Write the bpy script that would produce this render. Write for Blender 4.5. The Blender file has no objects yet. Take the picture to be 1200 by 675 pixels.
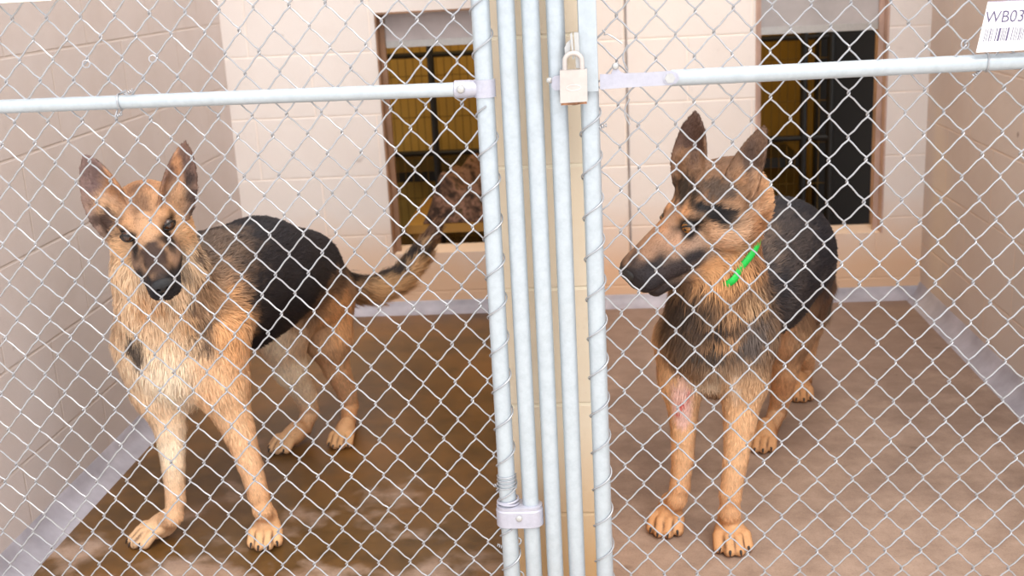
import bpy, bmesh, math, random
import numpy as np
from mathutils import Vector, Matrix
import openvdb

random.seed(7); RNG = np.random.RandomState(7)
SC = bpy.context.scene
COL = SC.collection

# ------------------------------------------------------------------ camera
F = 1355.0; CAM_H = 1.1
_d = np.array([90., -378., F]); _v = np.array([257., 4920., F])
_Y = _d/np.linalg.norm(_d); _Z = -_v/np.linalg.norm(_v); _Z -= _Z@_Y*_Y; _Z /= np.linalg.norm(_Z); _X = np.cross(_Y, _Z)
# rows: camera axes (right, down, forward) expressed in world
W2C = np.stack([_X, _Y, _Z], axis=1)          # camera_vec = W2C @ world_vec
cam_d = bpy.data.cameras.new('camera'); cam = bpy.data.objects.new('camera', cam_d); COL.objects.link(cam)
cam_d.sensor_width = 36.0; cam_d.lens = 36.0*F/1200.0
right, down, fwd = W2C[0], W2C[1], W2C[2]
M = Matrix(((right[0], -down[0], -fwd[0], 0), (right[1], -down[1], -fwd[1], 0), (right[2], -down[2], -fwd[2], CAM_H), (0, 0, 0, 1)))
cam.matrix_world = M
cam_d.dof.use_dof = True; cam_d.dof.focus_distance = 1.93; cam_d.dof.aperture_fstop = 5.6
cam_d.clip_start = 0.05
SC.camera = cam

def at(x, y, Y):
    "world point at depth Y (metres from the camera along the kennel) on the ray of a photo pixel"
    r = np.array([x-600., y-337.5, F]) @ W2C
    return r*Y/r[1] + np.array([0, 0, CAM_H])

# ------------------------------------------------------------------ light
world = bpy.data.worlds.new('sky'); SC.world = world; world.use_nodes = True
bg = world.node_tree.nodes['Background']; bg.inputs[0].default_value = (0.93, 0.96, 1.0, 1); bg.inputs[1].default_value = 1.45
sun_d = bpy.data.lights.new('sun', 'SUN'); sun_d.energy = 2.0; sun_d.angle = math.radians(40); sun_d.color = (1.0, .95, .88)
sun = bpy.data.objects.new('sun', sun_d); COL.objects.link(sun)
sun.rotation_euler = Vector((-0.22, 0.50, -0.84)).to_track_quat('-Z', 'Y').to_euler()
lamp_d = bpy.data.lights.new('indoor_lamp', 'POINT'); lamp_d.energy = 19; lamp_d.color = (1.0, .72, .25); lamp_d.shadow_soft_size = .12
lamp = bpy.data.objects.new('indoor_lamp', lamp_d); COL.objects.link(lamp); lamp.location = (-0.2, 4.45, 1.7)
SC.view_settings.view_transform = 'Standard'; SC.view_settings.look = 'None'
SC.view_settings.gamma = 1.0; SC.view_settings.use_curve_mapping = False
SC.view_settings.exposure = 0.45

# ------------------------------------------------------------------ helpers
def lin(c):
    c = np.asarray(c, float)/255.
    return np.where(c <= .04045, c/12.92, ((c+.055)/1.055)**2.4)
def L4(c): return tuple(lin(c)) + (1.0,)

def tag(o, label=None, cat=None, group=None, kind=None):
    if label: o['label'] = label
    if cat: o['category'] = cat
    if group: o['group'] = group
    if kind: o['kind'] = kind
    return o

def empty(name, loc, label, cat, group=None):
    o = bpy.data.objects.new(name, None); COL.objects.link(o); o.location = loc; o.empty_display_size = .05
    return tag(o, label, cat, group)

def link_mesh(name, me, mat, parent=None):
    if mat is not None: me.materials.append(mat)
    o = bpy.data.objects.new(name, me); COL.objects.link(o)
    if parent is not None:
        o.parent = parent
        o.matrix_parent_inverse = Matrix.Translation(parent.location).inverted()
    return o

def from_bm(name, bm, mat, parent=None, smooth=True, bevel=0):
    if bevel:
        bmesh.ops.bevel(bm, geom=[e for e in bm.edges if len(e.link_faces) == 2 and e.calc_face_angle(0) > .5], offset=bevel, segments=2, affect='EDGES', profile=.5)
    bmesh.ops.recalc_face_normals(bm, faces=bm.faces)
    me = bpy.data.meshes.new(name); bm.to_mesh(me); bm.free()
    if smooth:
        me.polygons.foreach_set('use_smooth', [True]*len(me.polygons))
        try: me.set_sharp_from_angle(angle=math.radians(35))
        except Exception: pass
    return link_mesh(name, me, mat, parent)

def from_arrays(name, V, Fq, mat, parent=None, smooth=True):
    me = bpy.data.meshes.new(name); me.from_pydata(np.asarray(V).tolist(), [], np.asarray(Fq).tolist() if not isinstance(Fq, list) else Fq); me.update()
    if smooth: me.polygons.foreach_set('use_smooth', [True]*len(me.polygons))
    return link_mesh(name, me, mat, parent)

def bm_box(bm, lo, hi):
    x0, y0, z0 = lo; x1, y1, z1 = hi
    vs = [bm.verts.new(p) for p in [(x0,y0,z0),(x1,y0,z0),(x1,y1,z0),(x0,y1,z0),(x0,y0,z1),(x1,y0,z1),(x1,y1,z1),(x0,y1,z1)]]
    for f in [(0,3,2,1),(4,5,6,7),(0,1,5,4),(1,2,6,5),(2,3,7,6),(3,0,4,7)]: bm.faces.new([vs[i] for i in f])
    return vs

def bm_prism(bm, pts, axis, depth):
    "pts: world points of a planar outline; axis: extrusion direction"
    a = Vector(axis)*depth
    f0 = [bm.verts.new(Vector(p)) for p in pts]; f1 = [bm.verts.new(Vector(p)+a) for p in pts]
    bm.faces.new(f0[::-1]); bm.faces.new(f1); n = len(pts)
    for i in range(n): bm.faces.new([f0[i], f0[(i+1) % n], f1[(i+1) % n], f1[i]])

def tube_arrays(P, r, n=8, closed=False, cap=True):
    P = np.asarray(P, float); m = len(P)
    r = np.broadcast_to(np.asarray(r, float), (m,))
    T = np.gradient(P, axis=0) if not closed else np.roll(P, -1, 0)-np.roll(P, 1, 0)
    T /= np.linalg.norm(T, axis=1)[:, None]+1e-12
    ref = np.array([0, 0, 1.]) if abs(T[0][2]) < .9 else np.array([1., 0, 0])
    N = np.zeros_like(P); cur = ref
    for i in range(m):
        cur = cur - cur@T[i]*T[i]; cur /= np.linalg.norm(cur)+1e-12; N[i] = cur
    B = np.cross(T, N)
    a = np.arange(n)*2*math.pi/n
    V = (P[:, None]+r[:, None, None]*(np.cos(a)[None, :, None]*N[:, None]+np.sin(a)[None, :, None]*B[:, None])).reshape(-1, 3)
    Fq = []
    for i in range(m if closed else m-1):
        j = (i+1) % m
        for k in range(n):
            l = (k+1) % n
            Fq.append([i*n+k, i*n+l, j*n+l, j*n+k])
    if cap and not closed:
        Fq.append([k for k in range(n)][::-1]); Fq.append([(m-1)*n+k for k in range(n)])
    return V, Fq

class MB:
    def __init__(s): s.V = []; s.F = []; s.n = 0
    def add(s, V, Fq):
        s.V.append(np.asarray(V)); s.F += [[i+s.n for i in f] for f in Fq]; s.n += len(V)
    def tube(s, P, r, n=8, closed=False): s.add(*tube_arrays(P, r, n, closed))
    def build(s, name, mat, parent=None):
        o = from_arrays(name, np.concatenate(s.V), s.F, mat, parent)
        try: o.data.set_sharp_from_angle(angle=math.radians(50))
        except Exception: pass
        return o

# ------------------------------------------------------------------ materials
def newmat(name):
    m = bpy.data.materials.new(name); m.use_nodes = True
    nt = m.node_tree; b = nt.nodes['Principled BSDF']
    return m, nt, b
def nd(nt, t, **kw):
    n = nt.nodes.new(t)
    for k, v in kw.items(): setattr(n, k, v)
    return n
def noise(nt, vec, scale, detail=4, rough=.6):
    n = nd(nt, 'ShaderNodeTexNoise'); n.inputs['Scale'].default_value = scale; n.inputs['Detail'].default_value = detail; n.inputs['Roughness'].default_value = rough
    nt.links.new(vec, n.inputs['Vector']); return n.outputs['Fac']
def ramp(nt, fac, stops):
    r = nd(nt, 'ShaderNodeValToRGB'); cr = r.color_ramp
    while len(cr.elements) < len(stops): cr.elements.new(.5)
    for e, (p, c) in zip(cr.elements, stops): e.position = p; e.color = c if len(c) == 4 else tuple(c)+(1,)
    nt.links.new(fac, r.inputs['Fac']); return r.outputs['Color']
def mixc(nt, fac, a, b, mode='MIX'):
    m = nd(nt, 'ShaderNodeMix', data_type='RGBA', blend_type=mode)
    for s, v in ((m.inputs[0], fac), (m.inputs[6], a), (m.inputs[7], b)):
        if isinstance(v, (int, float)): s.default_value = v
        elif isinstance(v, tuple): s.default_value = v
        else: nt.links.new(v, s)
    return m.outputs[2]
def bump(nt, b, h, strength, dist):
    n = nd(nt, 'ShaderNodeBump'); n.inputs['Strength'].default_value = strength; n.inputs['Distance'].default_value = dist
    nt.links.new(h, n.inputs['Height']); nt.links.new(n.outputs['Normal'], b.inputs['Normal'])
def mapr(nt, v, a, b_, c, d):
    m = nd(nt, 'ShaderNodeMapRange'); nt.links.new(v, m.inputs[0])
    for i, x in enumerate((a, b_, c, d)): m.inputs[i+1].default_value = x
    return m.outputs[0]
def pos(nt): return nd(nt, 'ShaderNodeNewGeometry').outputs['Position']

def mat_plain(name, col, rough=.5, metal=0., spec=.5, nscale=0, namp=.12, bmp=0):
    m, nt, b = newmat(name)
    b.inputs['Roughness'].default_value = rough; b.inputs['Metallic'].default_value = metal; b.inputs['Specular IOR Level'].default_value = spec
    c = L4(col)
    if nscale:
        f = noise(nt, pos(nt), nscale)
        dk = tuple(x*(1-namp*2) for x in c[:3])+(1,); lt = tuple(min(1, x*(1+namp)) for x in c[:3])+(1,)
        nt.links.new(ramp(nt, f, [(.3, dk), (.7, lt)]), b.inputs['Base Color'])
        if bmp: bump(nt, b, f, bmp, .002)
    else: b.inputs['Base Color'].default_value = c
    return m

def mat_galv(name, col=(180, 187, 193), metal=.35, rough=.42, scale=60):
    m, nt, b = newmat(name)
    p = pos(nt)
    f = noise(nt, p, scale, 5, .7); g = noise(nt, p, scale*.15, 3)
    c = L4(col); dk = tuple(x*.90 for x in c[:3])+(1,)
    col1 = ramp(nt, f, [(.35, dk), (.6, c)])
    col2 = mixc(nt, mapr(nt, g, .55, .8, 0, .2), col1, L4((178, 176, 168)))
    nt.links.new(col2, b.inputs['Base Color'])
    b.inputs['Metallic'].default_value = metal
    nt.links.new(mapr(nt, f, .3, .7, rough+.1, rough-.08), b.inputs['Roughness'])
    bump(nt, b, f, .12, .0006)
    return m

def mat_block(name, base, dirt, axis, bw=.40, bh=.20, zoff=.06, uoff=0., low=None, mortar=None):
    "painted concrete block wall; axis = which world axis runs along the wall"
    m, nt, b = newmat(name); p = pos(nt)
    sep = nd(nt, 'ShaderNodeSeparateXYZ'); nt.links.new(p, sep.inputs[0])
    cmb = nd(nt, 'ShaderNodeCombineXYZ')
    add = nd(nt, 'ShaderNodeMath', operation='ADD'); nt.links.new(sep.outputs[axis], add.inputs[0]); add.inputs[1].default_value = uoff
    addz = nd(nt, 'ShaderNodeMath', operation='ADD'); nt.links.new(sep.outputs[2], addz.inputs[0]); addz.inputs[1].default_value = zoff
    nt.links.new(add.outputs[0], cmb.inputs[0]); nt.links.new(addz.outputs[0], cmb.inputs[1])
    br = nd(nt, 'ShaderNodeTexBrick'); nt.links.new(cmb.outputs[0], br.inputs['Vector'])
    br.inputs['Scale'].default_value = 1.0; br.inputs['Brick Width'].default_value = bw; br.inputs['Row Height'].default_value = bh
    br.inputs['Mortar Size'].default_value = .004; br.inputs['Mortar Smooth'].default_value = .6
    c = L4(base)
    br.inputs['Color1'].default_value = c; br.inputs['Color2'].default_value = tuple(x*.95 for x in c[:3])+(1,)
    br.inputs['Mortar'].default_value = L4(mortar) if mortar else tuple(min(1, x*1.10) for x in c[:3])+(1,)
    f1 = noise(nt, p, 3.0, 5, .65); f2 = noise(nt, p, 22, 5, .7); f3 = noise(nt, p, 160, 3, .7)
    col = mixc(nt, mapr(nt, f1, .42, .72, 0, .55), br.outputs['Color'], L4(dirt))
    col = mixc(nt, mapr(nt, f2, .62, .8, 0, .35), col, tuple(x*.72 for x in L4(dirt)[:3])+(1,))
    spots = ramp(nt, noise(nt, p, 9.0, 2, .4), [(.77, (0, 0, 0)), (.80, (1, 1, 1))])
    col = mixc(nt, mixc(nt, .7, (0, 0, 0, 1), spots), col, L4((120, 100, 92)))
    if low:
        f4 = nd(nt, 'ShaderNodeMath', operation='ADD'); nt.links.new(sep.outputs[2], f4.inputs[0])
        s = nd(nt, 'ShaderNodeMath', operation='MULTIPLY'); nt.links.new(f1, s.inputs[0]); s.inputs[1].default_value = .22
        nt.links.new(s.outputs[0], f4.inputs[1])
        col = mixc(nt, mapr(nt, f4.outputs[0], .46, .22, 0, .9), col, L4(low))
    nt.links.new(col, b.inputs['Base Color']); b.inputs['Roughness'].default_value = .62; b.inputs['Specular IOR Level'].default_value = .3
    h = nd(nt, 'ShaderNodeMath', operation='MULTIPLY_ADD'); nt.links.new(br.outputs['Fac'], h.inputs[0]); h.inputs[1].default_value = -1.0; 
    h2 = nd(nt, 'ShaderNodeMath', operation='MULTIPLY'); nt.links.new(f3, h2.inputs[0]); h2.inputs[1].default_value = .35
    nt.links.new(h2.outputs[0], h.inputs[2])
    bump(nt, b, h.outputs[0], .5, .003)
    return m

def mat_floor():
    m, nt, b = newmat('concrete_floor'); p = pos(nt)
    sep = nd(nt, 'ShaderNodeSeparateXYZ'); nt.links.new(p, sep.inputs[0])
    f = noise(nt, p, 2.2, 6, .65); g = noise(nt, p, 14, 6, .7); h = noise(nt, p, 240, 3, .8); k = noise(nt, p, 5.5, 5, .55)
    dry = ramp(nt, g, [(.3, L4((142, 118, 102))), (.7, L4((176, 150, 132)))])
    dry = mixc(nt, mapr(nt, h, .5, .7, 0, .35), dry, L4((108, 86, 74)))
    wetc = ramp(nt, g, [(.3, L4((70, 49, 22))), (.72, L4((112, 80, 42)))])
    # the left run is hosed down and stained brown, the right one only damp towards the back
    left = mapr(nt, sep.outputs[0], -.15, -.10, 1, 0)
    sm = nd(nt, 'ShaderNodeMath', operation='MULTIPLY_ADD'); nt.links.new(sep.outputs[1], sm.inputs[0]); sm.inputs[1].default_value = .30
    nt.links.new(k, sm.inputs[2])
    wet = mapr(nt, sm.outputs[0], 1.00, 1.13, 0, 1)
    wl = nd(nt, 'ShaderNodeMath', operation='MULTIPLY'); nt.links.new(wet, wl.inputs[0]); nt.links.new(left, wl.inputs[1])
    col = mixc(nt, wl.outputs[0], dry, wetc)
    damp = mapr(nt, sm.outputs[0], 1.15, 1.40, 0, .55)
    right_ = mapr(nt, sep.outputs[0], -.15, -.10, 0, 1)
    dr = nd(nt, 'ShaderNodeMath', operation='MULTIPLY'); nt.links.new(damp, dr.inputs[0]); nt.links.new(right_, dr.inputs[1])
    col = mixc(nt, dr.outputs[0], col, L4((112, 90, 78)))
    stain = ramp(nt, noise(nt, p, 11, 3, .5), [(.68, (0, 0, 0)), (.72, (1, 1, 1))])
    col = mixc(nt, mixc(nt, .35, (0, 0, 0, 1), stain), col, L4((84, 62, 48)))
    amber = mapr(nt, f, .45, .62, 0, .35)
    al = nd(nt, 'ShaderNodeMath', operation='MULTIPLY'); nt.links.new(amber, al.inputs[0]); nt.links.new(left, al.inputs[1])
    col = mixc(nt, al.outputs[0], col, L4((150, 100, 48)))
    nt.links.new(col, b.inputs['Base Color'])
    rr = mapr(nt, wl.outputs[0], 0, 1, .8, .34); nt.links.new(rr, b.inputs['Roughness']); b.inputs['Specular IOR Level'].default_value = .35
    hh = nd(nt, 'ShaderNodeMath', operation='ADD'); nt.links.new(h, hh.inputs[0]); nt.links.new(g, hh.inputs[1])
    bump(nt, b, hh.outputs[0], .25, .003)
    return m

GALV = mat_galv('galvanized_pipe'); WIRE = mat_galv('galvanized_wire', (172, 172, 176), .6, .40, 120)
CLAMP = mat_galv('clamp_metal', (182, 180, 192), .4, .45, 90); BOLT = mat_galv('bolt_metal', (186, 184, 182), .5, .35, 150)
M_LEFT = mat_block('left_block_wall', (206, 196, 194), (190, 176, 170), 1, zoff=.02, uoff=.1, mortar=(204, 192, 186))
M_RIGHT = mat_block('right_block_wall', (202, 188, 180), (188, 170, 160), 1, zoff=.02, uoff=.3, mortar=(210, 190, 176))
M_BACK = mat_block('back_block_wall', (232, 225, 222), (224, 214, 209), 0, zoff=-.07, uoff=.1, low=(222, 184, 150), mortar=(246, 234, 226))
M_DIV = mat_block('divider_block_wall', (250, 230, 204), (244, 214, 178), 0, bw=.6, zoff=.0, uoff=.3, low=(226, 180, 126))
M_FLOOR = mat_floor()
M_COVE = mat_plain('painted_cove', (166, 162, 172), .5, nscale=9, namp=.15, bmp=.2)

# ------------------------------------------------------------------ setting
def struct(name, boxes, mat, bevel=0):
    bm = bmesh.new()
    for lo, hi in boxes: bm_box(bm, lo, hi)
    o = from_bm(name, bm, mat, None, smooth=False, bevel=bevel); o['kind'] = 'structure'; return o
WX0, WX1, BY = -1.18, 1.045, 3.72
struct('floor', [((-2.6, 1.60, -.12), (2.6, 6.6, 0))], M_FLOOR)
struct('floor_bounce_walkway', [((-4.0, -4.0, -.12), (4.0, 1.598, -.004))], mat_plain('pale_bounce_concrete', (214, 206, 196), .85, nscale=6, namp=.08, bmp=.2))  # unseen pale walkway, added to bounce sunlight onto the lower walls
struct('wall_left', [((WX0-.2, 1.80, 0), (WX0, BY, 1.95))], M_LEFT)
struct('wall_right', [((WX1, 1.80, 0), (WX1+.2, BY, 1.95))], M_RIGHT)
struct('wall_divider', [((-.152, 1.80, 0), (-.004, BY, 1.95))], M_DIV)
# back wall with the two hatch openings
DL = (float(at(448, 140, BY)[0]), -.168, float(at(520, 296, BY)[2]), float(at(500, 12, BY)[2]))
DR = (float(at(885, 150, BY)[0]), float(at(1038, 150, BY)[0]), float(at(990, 274, BY)[2]), 1.20)
T = .13
Bx = []
for (x0, x1, z0, z1) in ((WX0-.2, DL[0], 0, 2.35), (DL[1], DR[0], 0, 2.35), (DR[1], WX1+.2, 0, 2.35),
                         (DL[0], DL[1], 0, DL[2]), (DL[0], DL[1], DL[3], 2.35), (DR[0], DR[1], 0, DR[2]), (DR[0], DR[1], DR[3], 2.35)):
    Bx.append(((x0, BY, z0), (x1, BY+T, z1)))
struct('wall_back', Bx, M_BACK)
struct('ceiling', [((-2.6, 3.72, 2.35), (2.6, 6.6, 2.45))], mat_plain('ceiling_paint', (214, 206, 198), .8, nscale=4))
# painted cove along the foot of the walls
def cove(name, a, b, n, k=1.0):
    a, b, n = Vector(a), Vector(b), Vector(n); bm = bmesh.new()
    prof = [(0, 0), (.050, 0), (.040, .006), (.026, .014), (.015, .024), (.007, .037), (.003, .048), (0, .052)]; prof = [(p*k, q*k) for p, q in prof]
    ra = [bm.verts.new(a+n*p+Vector((0, 0, q))) for p, q in prof]; rb = [bm.verts.new(b+n*p+Vector((0, 0, q))) for p, q in prof]
    for i in range(len(prof)):
        j = (i+1) % len(prof); bm.faces.new([ra[i], ra[j], rb[j], rb[i]])
    bm.faces.new(ra[::-1]); bm.faces.new(rb)
    o = from_bm(name, bm, M_COVE); o['kind'] = 'structure'; return o
cove('baseboard_left', (WX0, 1.80, 0), (WX0, BY, 0), (1, 0, 0))
cove('baseboard_right', (WX1, 1.80, 0), (WX1, BY, 0), (-1, 0, 0))
cove('baseboard_back', (WX0, BY, 0), (WX1, BY, 0), (0, -1, 0), .75)
# sealed joint in the back wall
jx = float(at(736, 150, BY)[0])
mb = MB(); mb.tube([(jx, BY-.002, z) for z in np.linspace(.1, 2.3, 30)], .0035, 8)
o = mb.build('trim_1', mat_plain('joint_sealant', (160, 152, 152), .7, nscale=20)); o['kind'] = 'structure'
# steel-lined jambs of the hatches
M_JAMB = mat_plain('hatch_frame_paint', (150, 116, 92), .55, nscale=8); M_JAMBR = mat_plain('hatch_frame_paint_pale', (190, 160, 146), .6, nscale=8)
def jamb(name, D, mat):
    bm = bmesh.new(); t = .006; y0, y1 = BY-.003, BY+T+.02
    bm_box(bm, (D[0], y0, D[2]), (D[0]+t, y1, D[3])); bm_box(bm, (D[1]-t, y0, D[2]), (D[1], y1, D[3]))
    bm_box(bm, (D[0]+t, y0, D[3]-t), (D[1]-t, y1, D[3]))
    o = from_bm(name, bm, mat, None, smooth=False); o['kind'] = 'structure'; return o
jamb('trim_2', DL, M_JAMB); jamb('trim_3', DR, M_JAMBR)
# room behind the hatches
M_INW = mat_plain('indoor_wall_paint', (176, 138, 60), .8, nscale=3)
struct('wall_indoor', [((-2.4, 5.0, 0), (.97, 5.1, 2.35)), ((-2.5, BY+T, 0), (-2.4, 5.1, 2.35))], M_INW)
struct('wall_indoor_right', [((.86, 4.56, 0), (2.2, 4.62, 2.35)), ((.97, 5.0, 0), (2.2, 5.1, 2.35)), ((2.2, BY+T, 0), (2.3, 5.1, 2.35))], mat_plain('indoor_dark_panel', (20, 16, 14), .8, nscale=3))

# ------------------------------------------------------------------ raised hatch panels
M_PANEL = mat_plain('hatch_panel_sheet', (190, 182, 184), .45, .15, nscale=5)
M_PANELD = mat_plain('hatch_panel_sheet_grey', (186, 180, 180), .45, .15, nscale=5)
def hatch(D, zb, mat, label, extra):
    y = BY+.055; e = empty('guillotine_hatch', ((D[0]+D[1])/2, y, zb), label, 'hatch door')
    bm = bmesh.new(); bm_box(bm, (D[0]+.012, y, zb), (D[1]-.012, y+.012, 2.0)); from_bm('panel', bm, mat, e, False, .002)
    bm = bmesh.new(); bm_box(bm, (D[0]+.014, y-.004, zb), (D[1]-.014, y, zb+.022)); from_bm('bottom_rail', bm, BOLT, e, False, .001)
    for s in (0, 1):
        x = D[0]+.006 if s == 0 else D[1]-.006-.016
        bm = bmesh.new(); bm_box(bm, (x, y-.016, D[2]), (x+.016, y-.006, 2.0)); from_bm('guide_channel', bm, extra, e, False, .001)
hatch(DL, float(at(500, 54, BY+.06)[2]), M_PANEL, 'raised grey hatch panel above the opening behind the tail of the left dog', M_JAMB)
hatch(DR, float(at(950, 38, BY+.06)[2]), M_PANELD, 'raised grey hatch panel above the opening behind the dog with the green collar', M_JAMBR)

# indoor wire cage fronts seen through the hatches
M_BLK = mat_plain('black_powder_coat', (26, 24, 22), .5, nscale=30); M_CW = mat_plain('cage_wire_finish', (120, 94, 40), .5, .4)
def cage(x0, x1, y, label, bars):
    e = empty('wire_cage', ((x0+x1)/2, y, 0), label, 'cage')
    f = MB()
    for x in bars: f.tube([(x, y, .0), (x, y, 1.5)], .014, 8)
    for z in (.02, .42, .80, 1.5): f.tube([(x0, y, z), (x1, y, z)], .011, 8)
    f.build('frame', M_BLK, e)
    w = MB()
    for x in np.arange(x0+.03, x1, .030): w.tube([(x, y+.006, .02), (x, y+.006, 1.5)], .0018, 5)
    for z in np.arange(.08, 1.5, .16): w.tube([(x0, y+.010, z), (x1, y+.010, z)], .002, 5)
    w.build('wire_grid', M_CW, e)
    bm = bmesh.new(); bm_box(bm, (x0+.1, y+.04, .30), (x1-.1, y+.5, .34)); from_bm('shelf', bm, M_BLK, e, False, .004)
cage(-1.05, -.12, 4.5, 'black framed wire cage seen through the hatch behind the left dog', (-1.05, -.62, -.335, -.29, -.12))
cage(.20, .90, 4.5, 'black framed wire cage seen through the hatch behind the dog with the green collar', (.20, .80, .90))

# ------------------------------------------------------------------ patterned blanket in the left hatch
def blanket():
    m, nt, b = newmat('mottled_blanket'); p = pos(nt)
    col = ramp(nt, noise(nt, p, 26, 4, .6), [(.36, L4((44, 30, 24))), (.46, L4((92, 66, 52))), (.56, L4((134, 100, 84))), (.66, L4((70, 52, 30)))])
    nt.links.new(col, b.inputs['Base Color']); b.inputs['Roughness'].default_value = .95
    x0, x1, y0, y1, n = -.60, -.22, BY+.17, BY+.62, 40
    V = []; Fq = []
    for i in range(n):
        for j in range(n):
            u, v = i/(n-1), j/(n-1); ed = min(1, 6*min(u, 1-u, v, 1-v))
            z = .27+.20*ed*(.45+.40*u+.22*math.sin(7*u+3*v)*math.cos(5*v-2*u)+.12*math.sin(19*u-9*v))
            V.append((x0+(x1-x0)*u, y0+(y1-y0)*v, z))
    for i in range(n):
        for j in range(n): V.append((V[i*n+j][0], V[i*n+j][1], .266))
    N = n*n
    for i in range(n-1):
        for j in range(n-1):
            a = i*n+j; Fq += [[a, a+n, a+n+1, a+1], [N+a, N+a+1, N+a+n+1, N+a+n]]
    for i in range(n-1):
        for a, c in (((i*n), (i+1)*n), ((i+1)*n+n-1, i*n+n-1), ((i+1), i), ((n-1)*n+i, (n-1)*n+i+1)): Fq.append([a, N+a, N+c, c])
    o = from_arrays('blanket', V, Fq, m); tag(o, 'mottled brown and pink blanket heaped behind the left hatch opening', 'blanket')
blanket()
bm = bmesh.new(); bm_box(bm, (-.66, BY+.16, .235), (-.14, BY+.66, .265))
for x in (-.64, -.18):
    for y in (BY+.18, BY+.62): bm_box(bm, (x, y, 0), (x+.03, y+.03, .235))
bed = empty('dog_bed', (-.4, BY+.4, 0), 'low raised bed under the mottled blanket inside the left hatch', 'dog bed')
from_bm('bed_frame', bm, mat_plain('bed_frame_paint', (150, 112, 50), .6), bed, False, .002)

# ------------------------------------------------------------------ chain-link gates
FY = 1.75; PR = .0140
def wirenet(x0, W, H, zref, lean, cols, z0, z1, clip0, clip1, seed):
    rs = np.random.RandomState(seed); ph = rs.rand(8)*6.28
    def warp(x, z):
        dx = .0016*math.sin(7*x+5*z+ph[0])+.0012*math.sin(19*z+ph[1])+.0010*math.sin(23*x-9*z+ph[2])
        dz = .0018*math.sin(6*x+ph[3])+.0012*math.sin(15*z+8*x+ph[4]); dy = .003*math.sin(5*x+4*z+ph[5])
        return dx, dy, dz
    mb = MB(); e = .0012; hb = .0034; dy = .0024
    kz0, kz1 = int(math.floor((z0-zref)/(H/2))), int(math.ceil((z1-zref)/(H/2)))
    for j in cols:                        # wire j weaves between node columns j and j+1
        pts = []
        for k in range(kz0, kz1+1):
            right_ = ((k+j) % 2 != 0)     # node (column c, row k) exists when c+k is even
            c = j+1 if right_ else j
            z = zref+k*H/2; x = x0+c*W/2+lean*(zref-z)
            s = 1 if right_ else -1
            jx_, jz_ = rs.randn()*.0004, rs.randn()*.0004
            for dz, yy, ex in ((-hb, -dy if right_ else dy, -.0006), (-hb*.4, (-dy if right_ else dy)*.6, e), (hb*.4, (dy if right_ else -dy)*.6, e), (hb, dy if right_ else -dy, -.0006)):
                a, b_, c_ = warp(x, z); pts.append((x+s*ex+a+jx_, FY+b_+yy, z+dz+c_+jz_))
            # slightly bowed run to the next node
            z2 = z+H/2; x2 = x0+(j if right_ else j+1)*W/2+lean*(zref-z2)
            for t in (.3, .7):
                a, b_, c_ = warp(x+(x2-x)*t, z+(z2-z)*t)
                pts.append((x+(x2-x)*t+a, FY+b_+(dy if right_ else -dy), z+(z2-z)*t+c_+.0011*(-s if t < .5 else s)*.0))
        pts = np.array(pts)
        keep = (pts[:, 0] > clip0) & (pts[:, 0] < clip1)
        if keep.sum() < 6: continue
        mb.tube(pts, .00134, 6)
    return mb
def helix(mb, cx, cy, r, z0, z1, pitch, ph, wr=.0013):
    n = int((z1-z0)/pitch*22); t = np.linspace(0, 1, n); a = ph+2*math.pi*(z1-z0)/pitch*t
    mb.tube(np.stack([cx+r*np.cos(a), cy+r*np.sin(a), z0+(z1-z0)*t], 1), wr, 6)
def pipe(name, x, y, z0, z1, r, mat, parent=None, xt=None):
    mb = MB(); zs = np.linspace(z0, z1, 12)
    mb.tube([(x+((xt-x)*(z-z0)/(z1-z0) if xt is not None else 0), y, z) for z in zs], r, 28); return mb.build(name, mat, parent)
def knot(mb, p, s=.004, turns=3, axis=(1, 0, .4)):
    a = np.array(axis)/np.linalg.norm(axis); u = np.cross(a, [0, 1, 0]); u /= np.linalg.norm(u); v = np.cross(a, u)
    t = np.linspace(0, 1, 14*turns); ang = 2*math.pi*turns*t
    mb.tube(np.array(p)+np.outer((t-.5)*s*turns*.9, a)+np.outer(np.cos(ang)*s*.55, u)+np.outer(np.sin(ang)*s*.55, v), .0009, 5)
def ring(mb, p, axis, r, wr=.0013, tilt=0):
    a = Vector(axis).normalized(); u = a.orthogonal().normalized(); v = a.cross(u); t = np.linspace(0, 2*math.pi, 29)[:-1]
    P = [Vector(p)+u*(r*math.cos(x))+v*(r*math.sin(x))+a*(tilt*math.cos(x)) for x in t]
    mb.tube([tuple(q) for q in P], wr, 6, True)
def hexbolt(p, d, r, h, parent, name='bolt', mat=None):
    d = Vector(d).normalized(); u = d.orthogonal().normalized(); v = d.cross(u); bm = bmesh.new()
    bm_prism(bm, [Vector(p)+u*(r*math.cos(i*math.pi/3+.3))+v*(r*math.sin(i*math.pi/3+.3)) for i in range(6)], d, h)
    return from_bm(name, bm, mat or BOLT, parent, False, h*.18)
def domebolt(p, d, r, h, parent, name='bolt', mat=None):
    d = Vector(d).normalized(); u = d.orthogonal().normalized(); v = d.cross(u); V = []; Fq = []; n = 20; prof = [(1, 0), (1, .35), (.93, .65), (.7, .88), (.35, .98)]
    for pr, ph in prof:
        for k in range(n):
            a = 2*math.pi*k/n; V.append(Vector(p)+u*(r*pr*math.cos(a))+v*(r*pr*math.sin(a))+d*(h*ph))
    for i in range(len(prof)-1):
        for k in range(n): l = (k+1) % n; Fq.append([i*n+k, i*n+l, (i+1)*n+l, (i+1)*n+k])
    Fq.append([(len(prof)-1)*n+k for k in range(n)]); Fq.append(list(range(n))[::-1])
    return from_arrays(name, [tuple(q) for q in V], Fq, mat or BOLT, parent)

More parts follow.
